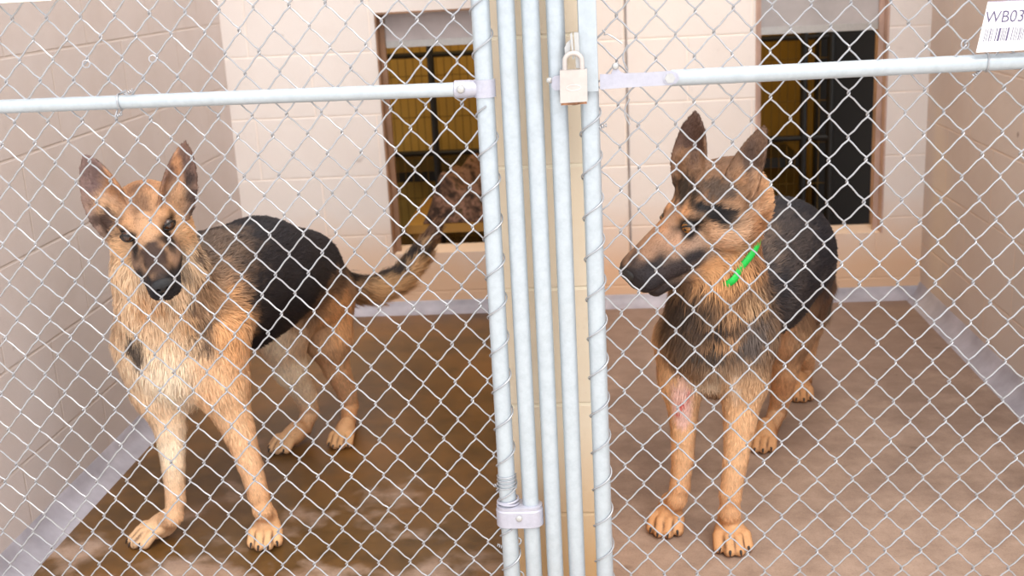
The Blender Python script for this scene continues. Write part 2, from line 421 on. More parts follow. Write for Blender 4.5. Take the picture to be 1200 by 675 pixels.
X1 = float(np.mean([at(561, 5, FY)[0], at(601.5, 672, FY)[0]])); ZT = 1.32; ZB = .05
X2 = float(at(626, 672, FY)[0]); X3 = float(at(651, 672, FY)[0]); X4 = float(at(676.5, 672, FY)[0]); X5 = float(at(709, 672, FY)[0])
# left gate
lg = empty('chain_link_gate', (X1, FY, 0), 'galvanized chain link gate on the left in front of the dog facing the camera', 'gate')
pipe('stile', X1, FY, ZB, ZT, PR, GALV, lg)
pipe('stile', WX0+.03, FY, ZB, ZT, PR, GALV, lg)
ra, rb = at(0, 125, FY), at(556, 104, FY)
dirv = (rb-ra)/np.linalg.norm(rb-ra); rl = ra-dirv*.235
mb = MB(); mb.tube([rl+(rb-rl)*t for t in np.linspace(0, 1, 10)], .0108, 24); rail = mb.build('middle_rail', GALV, lg)
mb = MB(); mb.tube([(WX0+.03, FY, ZB), (X1, FY, ZB)], .0125, 20); mb.build('bottom_rail', GALV, lg)
mb = MB(); mb.tube([(WX0+.03, FY, ZT), (X1, FY, ZT)], .0125, 20); mb.build('top_rail', GALV, lg)
net = wirenet(-.8782, .0541, .0637, 1.0653, .030, range(-12, 26), ZB, ZT, WX0+.03, X1-.006, 1)
net.build('chain_link_mesh', WIRE, lg)
mb = MB(); helix(mb, X1, FY, PR+.0022, ZB, .905, .0637, 2.2); helix(mb, X1, FY, PR+.0022, .955, ZT, .0637, .9); mb.build('lacing_wire', WIRE, lg)
# rail end cup and band on the stile
cu = MB(); p0 = at(541, 104.6, FY); p1 = at(563, 103.5, FY)
cu.tube([p0-dirv*.012, p0-dirv*.010, p0+dirv*.012, p1-dirv*.006, p1], [.0105, .0135, .0135, .0125, .0115], 20)
cup = cu.build('rail_cup', CLAMP, lg)
zc = float(p1[2])
cu = MB(); cu.tube([(X1, FY, zc-.0135), (X1, FY, zc-.0130), (X1, FY, zc+.0130), (X1, FY, zc+.0135)], [.0145, .0165, .0165, .0145], 28); cu.build('rail_band', CLAMP, lg)
bp = at(540, 104.5, FY-.0135); domebolt(bp, (0, -1, 0), .0062, .006, cup, 'rivet')
# ties on the rail and stray clips
tw = MB()
c = ra+(rb-ra)*(143/556.); a_ = np.linspace(-.3, 2*math.pi-.9, 30)
tw.tube(np.concatenate([[c+np.array([.016, -.008, .018])], [c+dirv*(.003*math.sin(x*.5))+np.array([0, -math.sin(x), math.cos(x)])*.0126 for x in a_], [c+np.array([-.006, -.007, -.020])]]), .0013, 6); tw.build('tie_wire', WIRE, lg)
for px, py in ((152, 107.5), (139, 135)): tw = MB(); knot(tw, at(px, py, FY-.006)); tw.build('tie_wire', WIRE, lg)
for px, py in ((101, 75), (179, 69)): tw = MB(); ring(tw, at(px, py, FY-.004), (0.25, -1, .2), .0055, .0010); tw.build('clip_ring', WIRE, lg)
for q, a_ in ((at(582, 568, FY), .5), (at(586, 640, FY), -.7)): tw = MB(); knot(tw, q, .004, 3, (1, 0, a_)); tw.build('tie_wire', WIRE, lg)
tw = MB(); helix(tw, X1, FY, PR+.0016, at(594, 572, FY)[2], at(594, 555, FY)[2], .0065, 0., .0011); tw.build('tie_wire', WIRE, lg)
# two-pipe hinge clamp
zk = float(at(608, 602, FY)[2])
xm = (X1+X2)/2; bm = bmesh.new(); hh = .019; out = []
def stadium(r, n=14, front=True):
    P = []
    for i in range(n+1):
        a = math.pi/2+math.pi*i/n; P.append((X1-.001+r*math.cos(a), FY+r*math.sin(a)))
    for i in range(n+1):
        a = -math.pi/2+math.pi*i/n; P.append((X2+.001+r*math.cos(a), FY+r*math.sin(a)))
    return P
Z = [(-hh, .0165), (-hh+.002, .0195), (hh-.009, .0195), (hh-.007, .0180), (hh-.001, .0185), (hh, .0165)]
rings_ = [[bm.verts.new((x, y, zk+dz)) for x, y in stadium(r)] for dz, r in Z]
for a, b_ in zip(rings_[:-1], rings_[1:]):
    for i in range(len(a)): bm.faces.new([a[i], a[(i+1) % len(a)], b_[(i+1) % len(a)], b_[i]])
bm.faces.new(rings_[0][::-1]); bm.faces.new(rings_[-1])
hk = from_bm('hinge_clamp', bm, CLAMP, lg)
domebolt((xm, FY-.0185, zk+.001), (0, -1, 0), .0055, .005, hk, 'bolt')
mb = MB(); ring(mb, (X1, FY, zk+hh+.003), (0.1, 0.1, 1), PR+.003, .0022); ring(mb, (X1+.001, FY, zk+hh+.008), (-.1, -.05, 1), PR+.0025, .0018); mb.build('spring_ring', CLAMP, hk)

# posts between the gates
for x, lab in ((X2, 'galvanized pipe post joined by the clamp to the left gate'), (X3, 'galvanized pipe post in the middle of the three between the gates'), (X4, 'galvanized pipe post directly behind the padlock')):
    p = pipe('fence_post', x, FY, 0, 1.5, PR-.0004, GALV); tag(p, lab, 'post')

# right gate
rg = empty('chain_link_gate', (X5, FY, 0), 'galvanized chain link gate on the right in front of the dog with the green collar', 'gate')
pipe('stile', X5, FY, ZB, ZT, PR, GALV, rg)
pipe('stile', 1.02, FY, ZB, ZT, PR, GALV, rg)
ra, rb = at(786, 91.5, FY), at(1200, 71, FY); dirv = (rb-ra)/np.linalg.norm(rb-ra); re_ = rb+dirv*((1.02-rb[0])/dirv[0])
mb = MB(); mb.tube([ra+(re_-ra)*t for t in np.linspace(0, 1, 12)], .0122, 24); mb.build('middle_rail', GALV, rg)
mb = MB(); mb.tube([(X5, FY, ZB), (1.02, FY, ZB)], .0125, 20); mb.build('bottom_rail', GALV, rg)
mb = MB(); mb.tube([(X5, FY, ZT), (1.02, FY, ZT)], .0125, 20); mb.build('top_rail', GALV, rg)
net = wirenet(.2347, .0562, .0652, .9948, -.004, range(-8, 27), ZB, ZT, X5+.012, 1.02, 5)
net.build('chain_link_mesh', WIRE, rg)
mb = MB(); helix(mb, X5, FY, PR+.0022, ZB, .90, .0652, 1.0); mb.build('lacing_wire', WIRE, rg)
# flat latch plate on the stile and the bracket that carries the rail
z1_, z0_ = 1.22, float(at(694, 107, FY-.02)[2])
bm = bmesh.new(); bm_box(bm, (X5-.0125, FY-.022, z0_), (X5+.0135, FY-.013, z1_)); from_bm('latch_plate', bm, GALV, rg, False, .0015)
bm = bmesh.new()
outl = [(703, 87), (716, 87), (719, 80), (723, 79), (727, 84), (731, 86), (760, 85), (786, 83), (795, 86), (796, 93), (792, 98), (786, 100), (760, 101), (703, 105)]
bm_prism(bm, [at(x, y, FY-.0145) for x, y in outl], (0, 1, 0), .004)
bk = from_bm('rail_bracket', bm, CLAMP, rg, False, .0006)
hexbolt(at(785, 91.5, FY-.0145), (0, -1, 0), .0078, .005, bk); domebolt(at(721, 98-20.5, FY-.014), (0, -1, 0), .0052, .006, bk)
ring_m = MB(); ring_m.tube([at(785, 91.5, FY-.0145), at(785, 91.5, FY-.0165)], .0098, 24); ring_m.build('washer', CLAMP, bk)
bm = bmesh.new(); outl = [(646.5, 92), (650, 89), (684, 88), (684, 104), (650, 106), (646.5, 102)]
bm_prism(bm, [at(x, y, FY-.0225) for x, y in outl], (0, 1, 0), .005)
lt = from_bm('latch_tongue', bm, CLAMP, rg, False, .0012)
domebolt(at(646.5, 94, FY-.020), (-1, 0, 0), .0045, .008, lt)
# folded hasp through the padlock shackle
bm = bmesh.new(); bm_prism(bm, [at(x, y, FY-.030) for x, y in ((672.5, 38), (678, 38), (680, 80), (675, 80))], (0, 1, 0), .006)
bm_prism(bm, [at(x, y, FY-.029) for x, y in ((668, 40), (670.5, 38), (673, 68), (671, 70))], (0, 1, 0), .014)
bm_prism(bm, [at(x, y, FY-.024) for x, y in ((669, 46), (664, 50), (661.5, 56), (662, 64), (668, 64))], (0, 1, 0), .004)
from_bm('hasp', bm, BOLT, rg, False, .0007)
def tie(f):
    tw = MB(); f(tw); tw.build('tie_wire', WIRE, rg)
tie(lambda t: ring(t, at(1156, 73, FY), dirv, .0135, .0013, .001)); tie(lambda t: knot(t, at(1144, 87, FY-.004), .004, 3))
tie(lambda t: ring(t, at(1131, 52, FY-.004), (.3, -1, .1), .0062, .0012))
tie(lambda t: t.tube([at(706, 35, FY-.003), at(709, 38, FY-.005), at(708, 41, FY-.002), at(712, 40, FY-.003), at(718, 43, FY-.004), at(729, 51, FY-.006)], .0012, 6))
tie(lambda t: knot(t, at(707, 148, FY-.003), .0042, 3, (1, 0, .4)))
for x, y in ((733, 66), (735, 130)): tie(lambda t: t.tube([at(x+3-6*math.sin(math.pi*u), y-14+30*u, FY-.006) for u in np.linspace(0, 1, 14)], .0011, 6))

# ------------------------------------------------------------------ padlock
pk = empty('padlock', at(672, 123, FY-.035), 'silver padlock hanging from the gate hasp between the posts', 'padlock')
M_PAD = mat_plain('padlock_steel', (190, 180, 174), .38, .25, nscale=60, namp=.05); M_PADB = mat_plain('padlock_base', (150, 104, 74), .5, .4, nscale=120, namp=.4); M_PADG = mat_plain('padlock_stamp', (214, 206, 204), .5, .3)
yl = FY-.045
bl, br_, tr, tl = at(656.5, 121, yl), at(688.5, 119, yl), at(688, 81.5, yl), at(656, 83, yl)
bm = bmesh.new(); bm_prism(bm, [bl, br_, tr, tl], (0, 1, 0), .021); from_bm('lock_body', bm, M_PAD, pk, False, .0022)
bm = bmesh.new(); dn = np.array([0, 0, -.0035])
bm_prism(bm, [bl+dn+[.001, .002, 0], br_+dn+[-.001, .002, 0], br_+[-.001, .002, .002], bl+[.001, .002, .002]], (0, 1, 0), .017); kb = from_bm('lock_base', bm, M_PADB, pk, False, .0006)
c = (bl+br_)/2; domebolt((c[0]+.001, yl+.010, c[2]-.003), (0, 0, -1), .0062, .002, kb, 'keyway', M_PADB)
sh = MB(); sc_ = (tl+tr)/2; sy = yl+.0105; P = []
for z in (-.006, .004, .010): P.append((sc_[0]-.0125, sy, sc_[2]+z))
for i in range(1, 14):
    a = math.pi-math.pi*i/14; P.append((sc_[0]+.0125*math.cos(a), sy, sc_[2]+.012+.0115*math.sin(a)))
for z in (.010, .004, -.006): P.append((sc_[0]+.0125, sy, sc_[2]+z))
sh.tube(P, .0036, 14); sh.build('shackle', M_PAD, pk)
# faint oval stamp on the lock face
t = np.linspace(0, 2*math.pi, 33)[:-1]; cc = (bl+br_+tr+tl)/4; st = MB(); st.tube([(cc[0]+.0105*math.cos(a), yl-.0002, cc[2]-.002+.0042*math.sin(a)) for a in t], .0005, 5, True)
st.build('stamp', M_PADG, pk)

# ------------------------------------------------------------------ cards hung on the mesh
M_CARD = mat_plain('white_card', (246, 243, 240), .45, nscale=4, namp=.02); M_INK = mat_plain('grey_violet_ink', (92, 82, 112), .6); M_INKL = mat_plain('pale_violet_ink', (196, 198, 222), .6); M_EDGE = mat_plain('card_edge', (156, 138, 160), .5)
yc = FY-.020
TL, BL, BR, TR = at(1158, 2, yc), at(1144, 61.5, yc), at(1282, 55, yc), at(1282, -4, yc)
kc = empty('kennel_card', (BL+BR)/2, 'white laminated kennel card with WB03 and barcode above the right rail', 'card')
bm = bmesh.new(); bm_prism(bm, [BL, BR, TR, TL], (0, 1, 0), .0016); from_bm('card', bm, M_CARD, kc, False)
def quad_ink(name, px, mat, parent, off=.0004):
    bm = bmesh.new(); bm_prism(bm, [at(x, y, yc-off) for x, y in px], (0, 1, 0), .0003); return from_bm(name, bm, mat, parent, False)
quad_ink('top_border', [(1158, 2.6), (1281, -3.4), (1281, -4), (1158, 1.4)], M_EDGE, kc)
x = 1152.0; seq = [1.2, 1.5, .9, 2.2, 2.0, 1.3, .9, 3.8, 2.1, 1.6, 4.2, 1.4, 1.2, 1.0, 1.0, 1.3, .9, 1.2, 3.6, 3.4, 1.7, 2.2, .9, 1.5, 1.3, 2.0, 1.8, 1.0]
bm = bmesh.new()
def sk(x, y): return (x+(49-y)*.24, y-(x-1150)*.045)
i = 0
while x < 1262:
    w = seq[i % len(seq)]
    if i % 2 == 0:
        w = max(.9, w*.62); bm_prism(bm, [at(*sk(a, b_), yc-.0004) for a, b_ in ((x, 49), (x+w, 49), (x+w, 33.5), (x, 33.5))], (0, 1, 0), .0003)
    x += w; i += 1
from_bm('barcode', bm, M_INK, kc, False)
fc = bpy.data.curves.new('t', 'FONT'); fc.body = 'WB03'; fc.size = 1.0; fc.shear = .22
fo = bpy.data.objects.new('t', fc); COL.objects.link(fo); dg = bpy.context.evaluated_depsgraph_get(); dg.update()
me = bpy.data.meshes.new_from_object(fo.evaluated_get(dg)); bpy.data.objects.remove(fo)
V = np.array([v.co[:] for v in me.vertices]); V[:, 0] -= V[:, 0].min(); V[:, 1] -= V[:, 1].min()
hgt = V[:, 1].max(); wid = V[:, 0].max(); o0 = at(1156, 27.0, yc-.0005); ux = at(1200.5, 25.0, yc-.0005)-o0; uy = at(1156, 13.2, yc-.0005)-o0
VV = o0+np.outer(V[:, 0]/wid, ux)+np.outer(V[:, 1]/hgt, uy)
for v, c in zip(me.vertices, VV): v.co = Vector(c)
link_mesh('lettering', me, M_INK, kc)
TL, BL, BR, TR = at(-120, -60, yc), at(-120, 10, yc), at(60, 0.5, yc), at(66, -60, yc)
bm = bmesh.new(); bm_prism(bm, [BL, BR, TR, TL], (0, 1, 0), .0016)
o = from_bm('kennel_card', bm, mat_plain('cream_card', (250, 238, 214), .45, nscale=4, namp=.02), None, False); tag(o, 'cream card whose lower edge shows in the top left corner above the left rail', 'card')

# ------------------------------------------------------------------ dogs
def fl(x, y):
    r = np.array([x-600., y-337.5, F]) @ W2C
    return r*(-CAM_H/r[2])+np.array([0, 0, CAM_H])
def unit(v): v = np.asarray(v, float); return v/np.linalg.norm(v)
_nk = RNG.randn(24, 3); _np = RNG.rand(24)*6.28
def snoise(P, scale):
    s = np.zeros(len(P))
    for i in range(12):
        k = _nk[i]*scale*(1+.35*(i % 4)); s += np.sin(P@k+_np[i]+1.7*np.sin(P@(_nk[i+12]*scale*.6)+_np[i+12]))
    return s/5.0
def d_cone(P, a, b, r1, r2):
    ba = b-a; l2 = ba@ba; pa = P-a
    t = np.clip((pa@ba)/l2, 0, 1)
    return np.sqrt(np.maximum(((pa-t[..., None]*ba)**2).sum(-1), 1e-12))-(r1+(r2-r1)*t)
def d_ell(P, c, rad, R):
    q = (P-c)@R; k0 = np.sqrt(((q/rad)**2).sum(-1)); k1 = np.sqrt(((q/(rad*rad))**2).sum(-1))+1e-9
    return k0*(k0-1)/k1
def ear_frame(B, T, n):
    v = T-B; L = np.linalg.norm(v); v = v/L; n = n-n@v*v; n = n/np.linalg.norm(n); return np.cross(v, n), v, n, L
def d_ear(P, B, T, n, w, cup, th):
    u, v, n, L = ear_frame(B, T, n); q = P-B
    a, t, c = q@u, (q@v)/L, q@n
    W = w*np.clip(1-np.clip(t, 0, 1)**1.9, 0, 1)**.80*(1+.25*np.clip(t, 0, 1))
    W = np.where(t < 0, w*(1+t*.5), W)
    n0 = cup*(a/w)**2*np.clip(1.1-t*.5, 0, 2)-.010*np.clip(t, 0, 1)**2
    thk = th*(1.5-.75*np.clip(t, 0, 1))
    return np.maximum(np.maximum(np.abs(c-n0)-thk, (np.abs(a)-W)*.75), np.maximum((t-1)*L, (-.25-t)*L))

class Beast:
    def __init__(s): s.p = []; s.subs = []; s.brush = []
    def cone(s, a, b, r1, r2, col, ln=.012, k=.018, flow=None):
        a, b = np.asarray(a, float), np.asarray(b, float)
        f = unit(b-a) if flow is None else unit(flow)
        s.p.append(dict(t='c', a=a, b=b, r1=r1, r2=r2, col=col, ln=ln, k=k, flow=f, lo=np.minimum(a, b)-max(r1, r2), hi=np.maximum(a, b)+max(r1, r2)))
    def ell(s, c, rad, col, flow, ln=.012, k=.018, R=np.eye(3)):
        c = np.asarray(c, float); rad = np.asarray(rad, float); m = rad.max()
        s.p.append(dict(t='e', c=c, rad=rad, R=R, col=col, ln=ln, k=k, flow=unit(flow), lo=c-m, hi=c+m))
    def ear(s, B, T, n, w, col, cup=.018, th=.0042, k=.010):
        B, T, n = (np.asarray(x, float) for x in (B, T, n)); m = w*1.6
        s.p.append(dict(t='r', B=B, T=T, n=n, w=w, cup=cup, th=th, col=col, ln=.006, k=k, flow=unit(T-B), lo=np.minimum(B, T)-m, hi=np.maximum(B, T)+m))
    def d(s, q, P):
        if q['t'] == 'c': return d_cone(P, q['a'], q['b'], q['r1'], q['r2'])
        if q['t'] == 'e': return d_ell(P, q['c'], q['rad'], q['R'])
        return d_ear(P, q['B'], q['T'], q['n'], q['w'], q['cup'], q['th'])
    def mesh(s, h):
        lo = np.min([q['lo'] for q in s.p], 0)-.03; hi = np.max([q['hi'] for q in s.p], 0)+.03
        n = np.ceil((hi-lo)/h).astype(int)+1; f = np.full(n, .03, np.float32)
        ax = [lo[i]+h*np.arange(n[i]) for i in range(3)]
        for q in s.p+s.subs:
            m = .032; i0 = np.maximum(((q['lo']-m-lo)/h).astype(int), 0); i1 = np.minimum(((q['hi']+m-lo)/h).astype(int)+2, n)
            P = np.stack(np.meshgrid(*[ax[i][i0[i]:i1[i]] for i in range(3)], indexing='ij'), -1)
            d = s.d(q, P); sl = tuple(slice(i0[i], i1[i]) for i in range(3)); g = f[sl]; k = q['k']
            if q.get('sub'):
                d = -d; hh = np.clip(.5-.5*(g-d)/k, 0, 1); f[sl] = g*(1-hh)+d*hh+k*hh*(1-hh)
            else:
                hh = np.clip(.5+.5*(g-d)/k, 0, 1); f[sl] = np.minimum(g*(1-hh)+d*hh-k*hh*(1-hh), .03)
        grid = openvdb.FloatGrid(.03); grid.copyFromArray(f)
        V, tri, quad = grid.convertToPolygons(isovalue=0.0, adaptivity=0.0)
        V = V.astype(float)*h+lo
        Q = np.asarray(quad, int)
        c = V[Q]; nn = np.cross(c[:, 2]-c[:, 0], c[:, 3]-c[:, 1]); vol = (c.mean(1)*nn).sum()
        if vol < 0: Q = Q[:, ::-1]
        return V, Q
    def props(s, V):
        W = np.zeros(len(V)); C = np.zeros((len(V), 3)); Fw = np.zeros((len(V), 3)); Ln = np.zeros(len(V))
        for q in s.p:
            w = np.exp(-np.clip(s.d(q, V), -.004, .3)/.0075)+1e-9
            W += w; C += w[:, None]*lin(q['col']); Fw += w[:, None]*q['flow']; Ln += w*q['ln']
        C /= W[:, None]; Ln /= W; Fw /= np.linalg.norm(Fw, axis=1)[:, None]+1e-9
        for (c, rad, R, col, soft, nz, ns) in s.brush:
            q = ((V-c)@R)/rad; d = np.sqrt((q*q).sum(1))+nz*snoise(V, ns)
            w = np.clip((1+soft-d)/(2*soft), 0, 1); w = w*w*(3-2*w); C = C*(1-w[:, None])+lin(col)*w[:, None]
        return C, Fw, Ln
    def paint(s, c, rad, col, soft=.3, nz=.18, ns=45, R=np.eye(3)):
        rad = np.array([rad]*3) if np.isscalar(rad) else np.asarray(rad, float)
        s.brush.append((np.asarray(c, float), rad, R, col, soft, nz, ns))

def mat_coat(name='dog_coat', rough=.62):
    m, nt, b = newmat(name); a = nd(nt, 'ShaderNodeAttribute', attribute_name='coat'); nt.links.new(a.outputs['Color'], b.inputs['Base Color'])
    b.inputs['Roughness'].default_value = rough; b.inputs['Specular IOR Level'].default_value = .25
    return m
M_COAT = mat_coat(); M_EYE = mat_coat('dog_eye', .14); M_EYE.node_tree.nodes['Principled BSDF'].inputs['Specular IOR Level'].default_value = .7
M_NOSE = mat_plain('dog_nose', (30, 28, 31), .42, nscale=900, namp=.3, bmp=.6); M_CLAW = mat_plain('dog_claw', (52, 42, 38), .4)
M_LID = mat_plain('eyelid_skin', (30, 24, 22), .5)

def setcol(me, C):
    at_ = me.color_attributes.new('coat', 'FLOAT_COLOR', 'POINT'); at_.data.foreach_set('color', np.concatenate([C, np.ones((len(C), 1))], 1).astype(np.float32).ravel())

def grow(be, h, nblades, parent, lift=.22, width=.00075, name='body'):
    V, Q = be.mesh(h)
    a, b_, c, d = (V[Q[:, i]] for i in range(4)); fn = np.cross(c-a, d-b_)
    N = np.zeros_like(V)
    for i in range(4): np.add.at(N, Q[:, i], fn)
    N /= np.linalg.norm(N, axis=1)[:, None]+1e-12
    C, Fw, Ln = be.props(V)
    area = np.linalg.norm(fn, axis=1)/2; lf = Ln[Q].mean(1)
    w = area/np.maximum(lf, .004)**.75; w /= w.sum()
    idx = RNG.choice(len(Q), nblades, p=w)
    r = RNG.rand(nblades, 2); q = Q[idx]
    wt = np.stack([(1-r[:, 0])*(1-r[:, 1]), r[:, 0]*(1-r[:, 1]), r[:, 0]*r[:, 1], (1-r[:, 0])*r[:, 1]], 1)[:, :, None]
    P = (V[q]*wt).sum(1); n = (N[q]*wt).sum(1); n /= np.linalg.norm(n, axis=1)[:, None]; f = (Fw[q]*wt).sum(1); ln = (Ln[q]*wt[:, :, 0]).sum(1); col = (C[q]*wt).sum(1)
    clump = np.stack([snoise(P+o_, 90) for o_ in (0, 3.1, 7.7)], 1)*.28
    f = f+clump+RNG.randn(nblades, 3)*.14; f -= (f*n).sum(1)[:, None]*n; f /= np.linalg.norm(f, axis=1)[:, None]+1e-9
    ln = ln*(.7+.6*RNG.rand(nblades)); ln[ln < .0035] *= .5
    lf_ = lift*(1+.3*RNG.randn(nblades))[:, None]
    side = np.cross(f, n); wd = (width*(.7+.6*RNG.rand(nblades)))*np.clip(ln/.012, .6, 1.35)
    p0 = P-n*.0012; p1 = P+f*(ln*.5)[:, None]+n*(ln[:, None]*lf_*.62); p2 = P+f*ln[:, None]+n*(ln[:, None]*lf_*.75)-np.array([0, 0, 1])*(ln*.10)[:, None]
    B = np.stack([p0-side*wd[:, None], p0+side*wd[:, None], p1+side*(wd*.85)[:, None], p1-side*(wd*.85)[:, None], p2], 1).reshape(-1, 3)
    var = (1+.13*RNG.randn(nblades)+.14*np.clip(snoise(P, 260), -1, 1))[:, None]; bc = np.clip(col*np.clip(var, .5, 1.6), 0, 1)
    BC = np.stack([bc*.85, bc*.85, bc, bc, np.clip(bc*1.12, 0, 1)], 1).reshape(-1, 3)
    o0 = len(V)+5*np.arange(nblades)
    F4 = np.concatenate([Q, np.stack([o0, o0+1, o0+2, o0+3], 1)]); F3 = np.stack([o0+3, o0+2, o0+4], 1)
    AV = np.concatenate([V, B]); AC = np.concatenate([C, BC])
    me = bpy.data.meshes.new(name); me.vertices.add(len(AV)); me.vertices.foreach_set('co', AV.ravel())
    nl = len(F4)*4+len(F3)*3; me.loops.add(nl); me.loops.foreach_set('vertex_index', np.concatenate([F4.ravel(), F3.ravel()]).astype(np.int32))
    me.polygons.add(len(F4)+len(F3)); me.polygons.foreach_set('loop_start', np.concatenate([np.arange(len(F4))*4, len(F4)*4+np.arange(len(F3))*3]).astype(np.int32))
    me.update(calc_edges=True); me.validate(); me.polygons.foreach_set('use_smooth', [True]*len(me.polygons)); setcol(me, AC)
    return link_mesh(name, me, M_COAT, parent)

def eye(parent, c, look, r, iris, up=(0, 0, 1)):
    look = unit(look); nU, nV = 28, 20; u = unit(np.cross(look, up)); v = np.cross(u, look); V = []; C = []; Fq = []
    for i in range(nV+1):
        th = math.pi*i/nV
        for k in range(nU):
            ph = 2*math.pi*k/nU; V.append(c+r*(math.cos(th)*look+math.sin(th)*(math.cos(ph)*u+math.sin(ph)*v)))
            dg_ = math.degrees(th); C.append((.004, .004, .004) if dg_ < 17 else (lin(iris)*(.8+.2*math.sin(k*5)) if dg_ < 46 else (.012, .01, .009)))
    for i in range(nV):
        for k in range(nU): l = (k+1) % nU; Fq.append([i*nU+k, (i+1)*nU+k, (i+1)*nU+l, i*nU+l])
    o = from_arrays('eye', V, Fq, M_EYE, parent); setcol(o.data, np.array(C)); return o

def head(be, root, C, fwd, up, s, T):
    "T: colours. Returns the local-to-world transform"
    y = unit(fwd); z = unit(np.asarray(up)-np.dot(up, y)*y); x = np.cross(y, z); R = np.stack([x, y, z], 1)
    dr, sk = T.get('drop', 0.), T.get('sk', 0.)
    g = lambda *p: C+R@((np.array(p)-np.array([0, 0, dr*max(0., p[1]-.05)/.1]))*s)
    E = lambda c, rad, col, fl_, ln=.010, k=.014: be.ell(g(*c), np.array(rad)*s, col, R@np.array(fl_, float), ln, k, R)
    K = lambda a, b, r1, r2, col, ln=.004, k=.012: be.cone(g(*a), g(*b), r1*s, r2*s, col, ln, k, flow=R@np.array([0, -1, .05]))
    tan, mid, lt = T['tan'], T['mid'], T['light']
    E((0, -.022, .004+sk), (.056, .068, .048), mid, (0, -1, 0))
    E((0, -.060*T['oc'], -.020+sk*2), (.056*T['oc'], .055*T['oc'], .056), tan, (0, -1, -.4), .016)
    for sx in (-1, 1):
        E((sx*.034, -.008, -.028), (.030, .050, .038), T['cheek'], (sx*.5, -1, -.3), .014)
        E((sx*.023, .034, .011), (.019, .025, .014), mid, (sx*.3, -1, .2), .005, .010)
        E((sx*.020, .070, -.030-T['jd']*.4), (.018, .045, .022+T['jd']*.5), T['muz'], (0, -1, -.15), .005, .012)
        K((sx*.0135, .085, -.036), (sx*.0105, .140, -.038), .0180, .0145*T.get('mz', 1.), T['muz'])
    mz = T.get('mz', 1.)
    K((0, .035, .000), (0, .142, -.018), .0270, .0180*mz, T['bridge'])
    K((0, .030, -.050-T['jd']), (0, .128, -.056-T['jd']*.6), .0230+T['jd']*.3, .0115+T['jd']*.25, T['jaw'], k=.008)
    if T['jd']: E((0, .045, -.045), (.026, .060, .030), T['cheek'], (0, -1, -.2), .006)
    E((0, .149, -.021), (.015*T.get('mz', 1.), .010, .012*T.get('mz', 1.)), T['muz'], (0, -1, 0), .002, .006)
    return R, g

def face_paint(be, R, g, s, T):
    def B(c, rad, col, soft=.3, nz=.16, ns=60): be.paint(g(*c), np.array(rad)*s, col, soft, nz, ns, R)
    B((0, -.02, .055), (.05, .07, .030), T['crown'], .5, .3, 110)
    B((0, .030, .030), (.012, .045, .020), T['stripe'], .6, .3, 120)
    for sx in (-1, 1):
        B((sx*.024, .046, .028), (.009, .010, .008), T['spot'], .5, .2)
    B((0, .060, .022), (.014, .030, .018), T['bridge'], .4, .2)
    B((0, .152, -.030), (.040, .072, .036), T['black'], .35, .22, 70)
    for sx in (-1, 1):
        B((sx*.030, .110, -.042), (.018, .070, .022), T['black'], .45, .25, 70)
        B((sx*.024, .075, -.008), (.010, .030, .014), T['rim'], .6, .3, 80)
        B((sx*.033, .052, .003), (.023, .021, .015), T['rim'], .38, .18, 90)
        B((sx*.030, .062, -.006), (.008, .018, .008), T['rim'], .5, .18, 90)
def face_parts(root, R, g, s, T, look=None, nose_only_side=None):
    for sx in (-1, 1):
        c = g(sx*.0320, .0530, .0040); lk = R@unit((sx*.42, 1, .08)) if look is None else unit(look)
        e = eye(root, c, lk, .0106*s, T['iris'])
        mb = MB(); u = unit(np.cross(R[:, 2], R@unit((sx*.5, 1, .1)))); v = R[:, 2]; n = R@unit((sx*.5, 1, .1))
        # almond lids
        for sg, hh in ((1, .0062*T.get('lid', 1.)), (-1, .0054*T.get('lid', 1.))):
            P = []
            for t in np.linspace(-1, 1, 13):
                P.append(c+s*(u*(t*.0112)+v*(sg*hh*(1-t*t)**.8-.0008*t*sx)+n*(.0088-.0052*t*t-.0005*abs(sg))))
            mb.tube(P, .0017*s, 7)
        lid = mb.build('eyelid', M_LID, root)
    nb = Beast(); nb.p = []
    nc = g(0, .156, -.016)
    nb.ell(nc, np.array([.0155, .0095, .0115])*s*T.get('mz', 1.)**.5, (0, 0, 0), (0, 0, 1), k=.004, R=R)
    for sx in (-1, 1): nb.ell(g(sx*.0085, .154, -.018), np.array([.0095, .009, .0088])*s, (0, 0, 0), (0, 0, 1), k=.004, R=R)
    nb.cone(g(0, .157, -.022), g(0, .151, -.034), .0045*s, .003*s, (0, 0, 0), k=.004)
    for sx in (-1, 1):
        nb.subs.append(dict(t='c', a=g(sx*.0066, .168, -.0185), b=g(sx*.0085, .156, -.0175), r1=.0034*s, r2=.0026*s, k=.0015, sub=True, lo=g(sx*.008, .160, -.018)-.02, hi=g(sx*.008, .160, -.018)+.02))
        nb.subs.append(dict(t='c', a=g(sx*.0125, .160, -.0215), b=g(sx*.0175, .150, -.019), r1=.0015*s, r2=.0012*s, k=.0012, sub=True, lo=g(sx*.014, .157, -.020)-.02, hi=g(sx*.014, .157, -.020)+.02))
    nb.subs.append(dict(t='c', a=g(0, .170, -.022), b=g(0, .160, -.036), r1=.0009*s, r2=.0009*s, k=.001, sub=True, lo=g(0, .165, -.028)-.02, hi=g(0, .165, -.028)+.02))
    V, Q = nb.mesh(.0009); from_arrays('nose', V, Q.tolist(), M_NOSE, root)

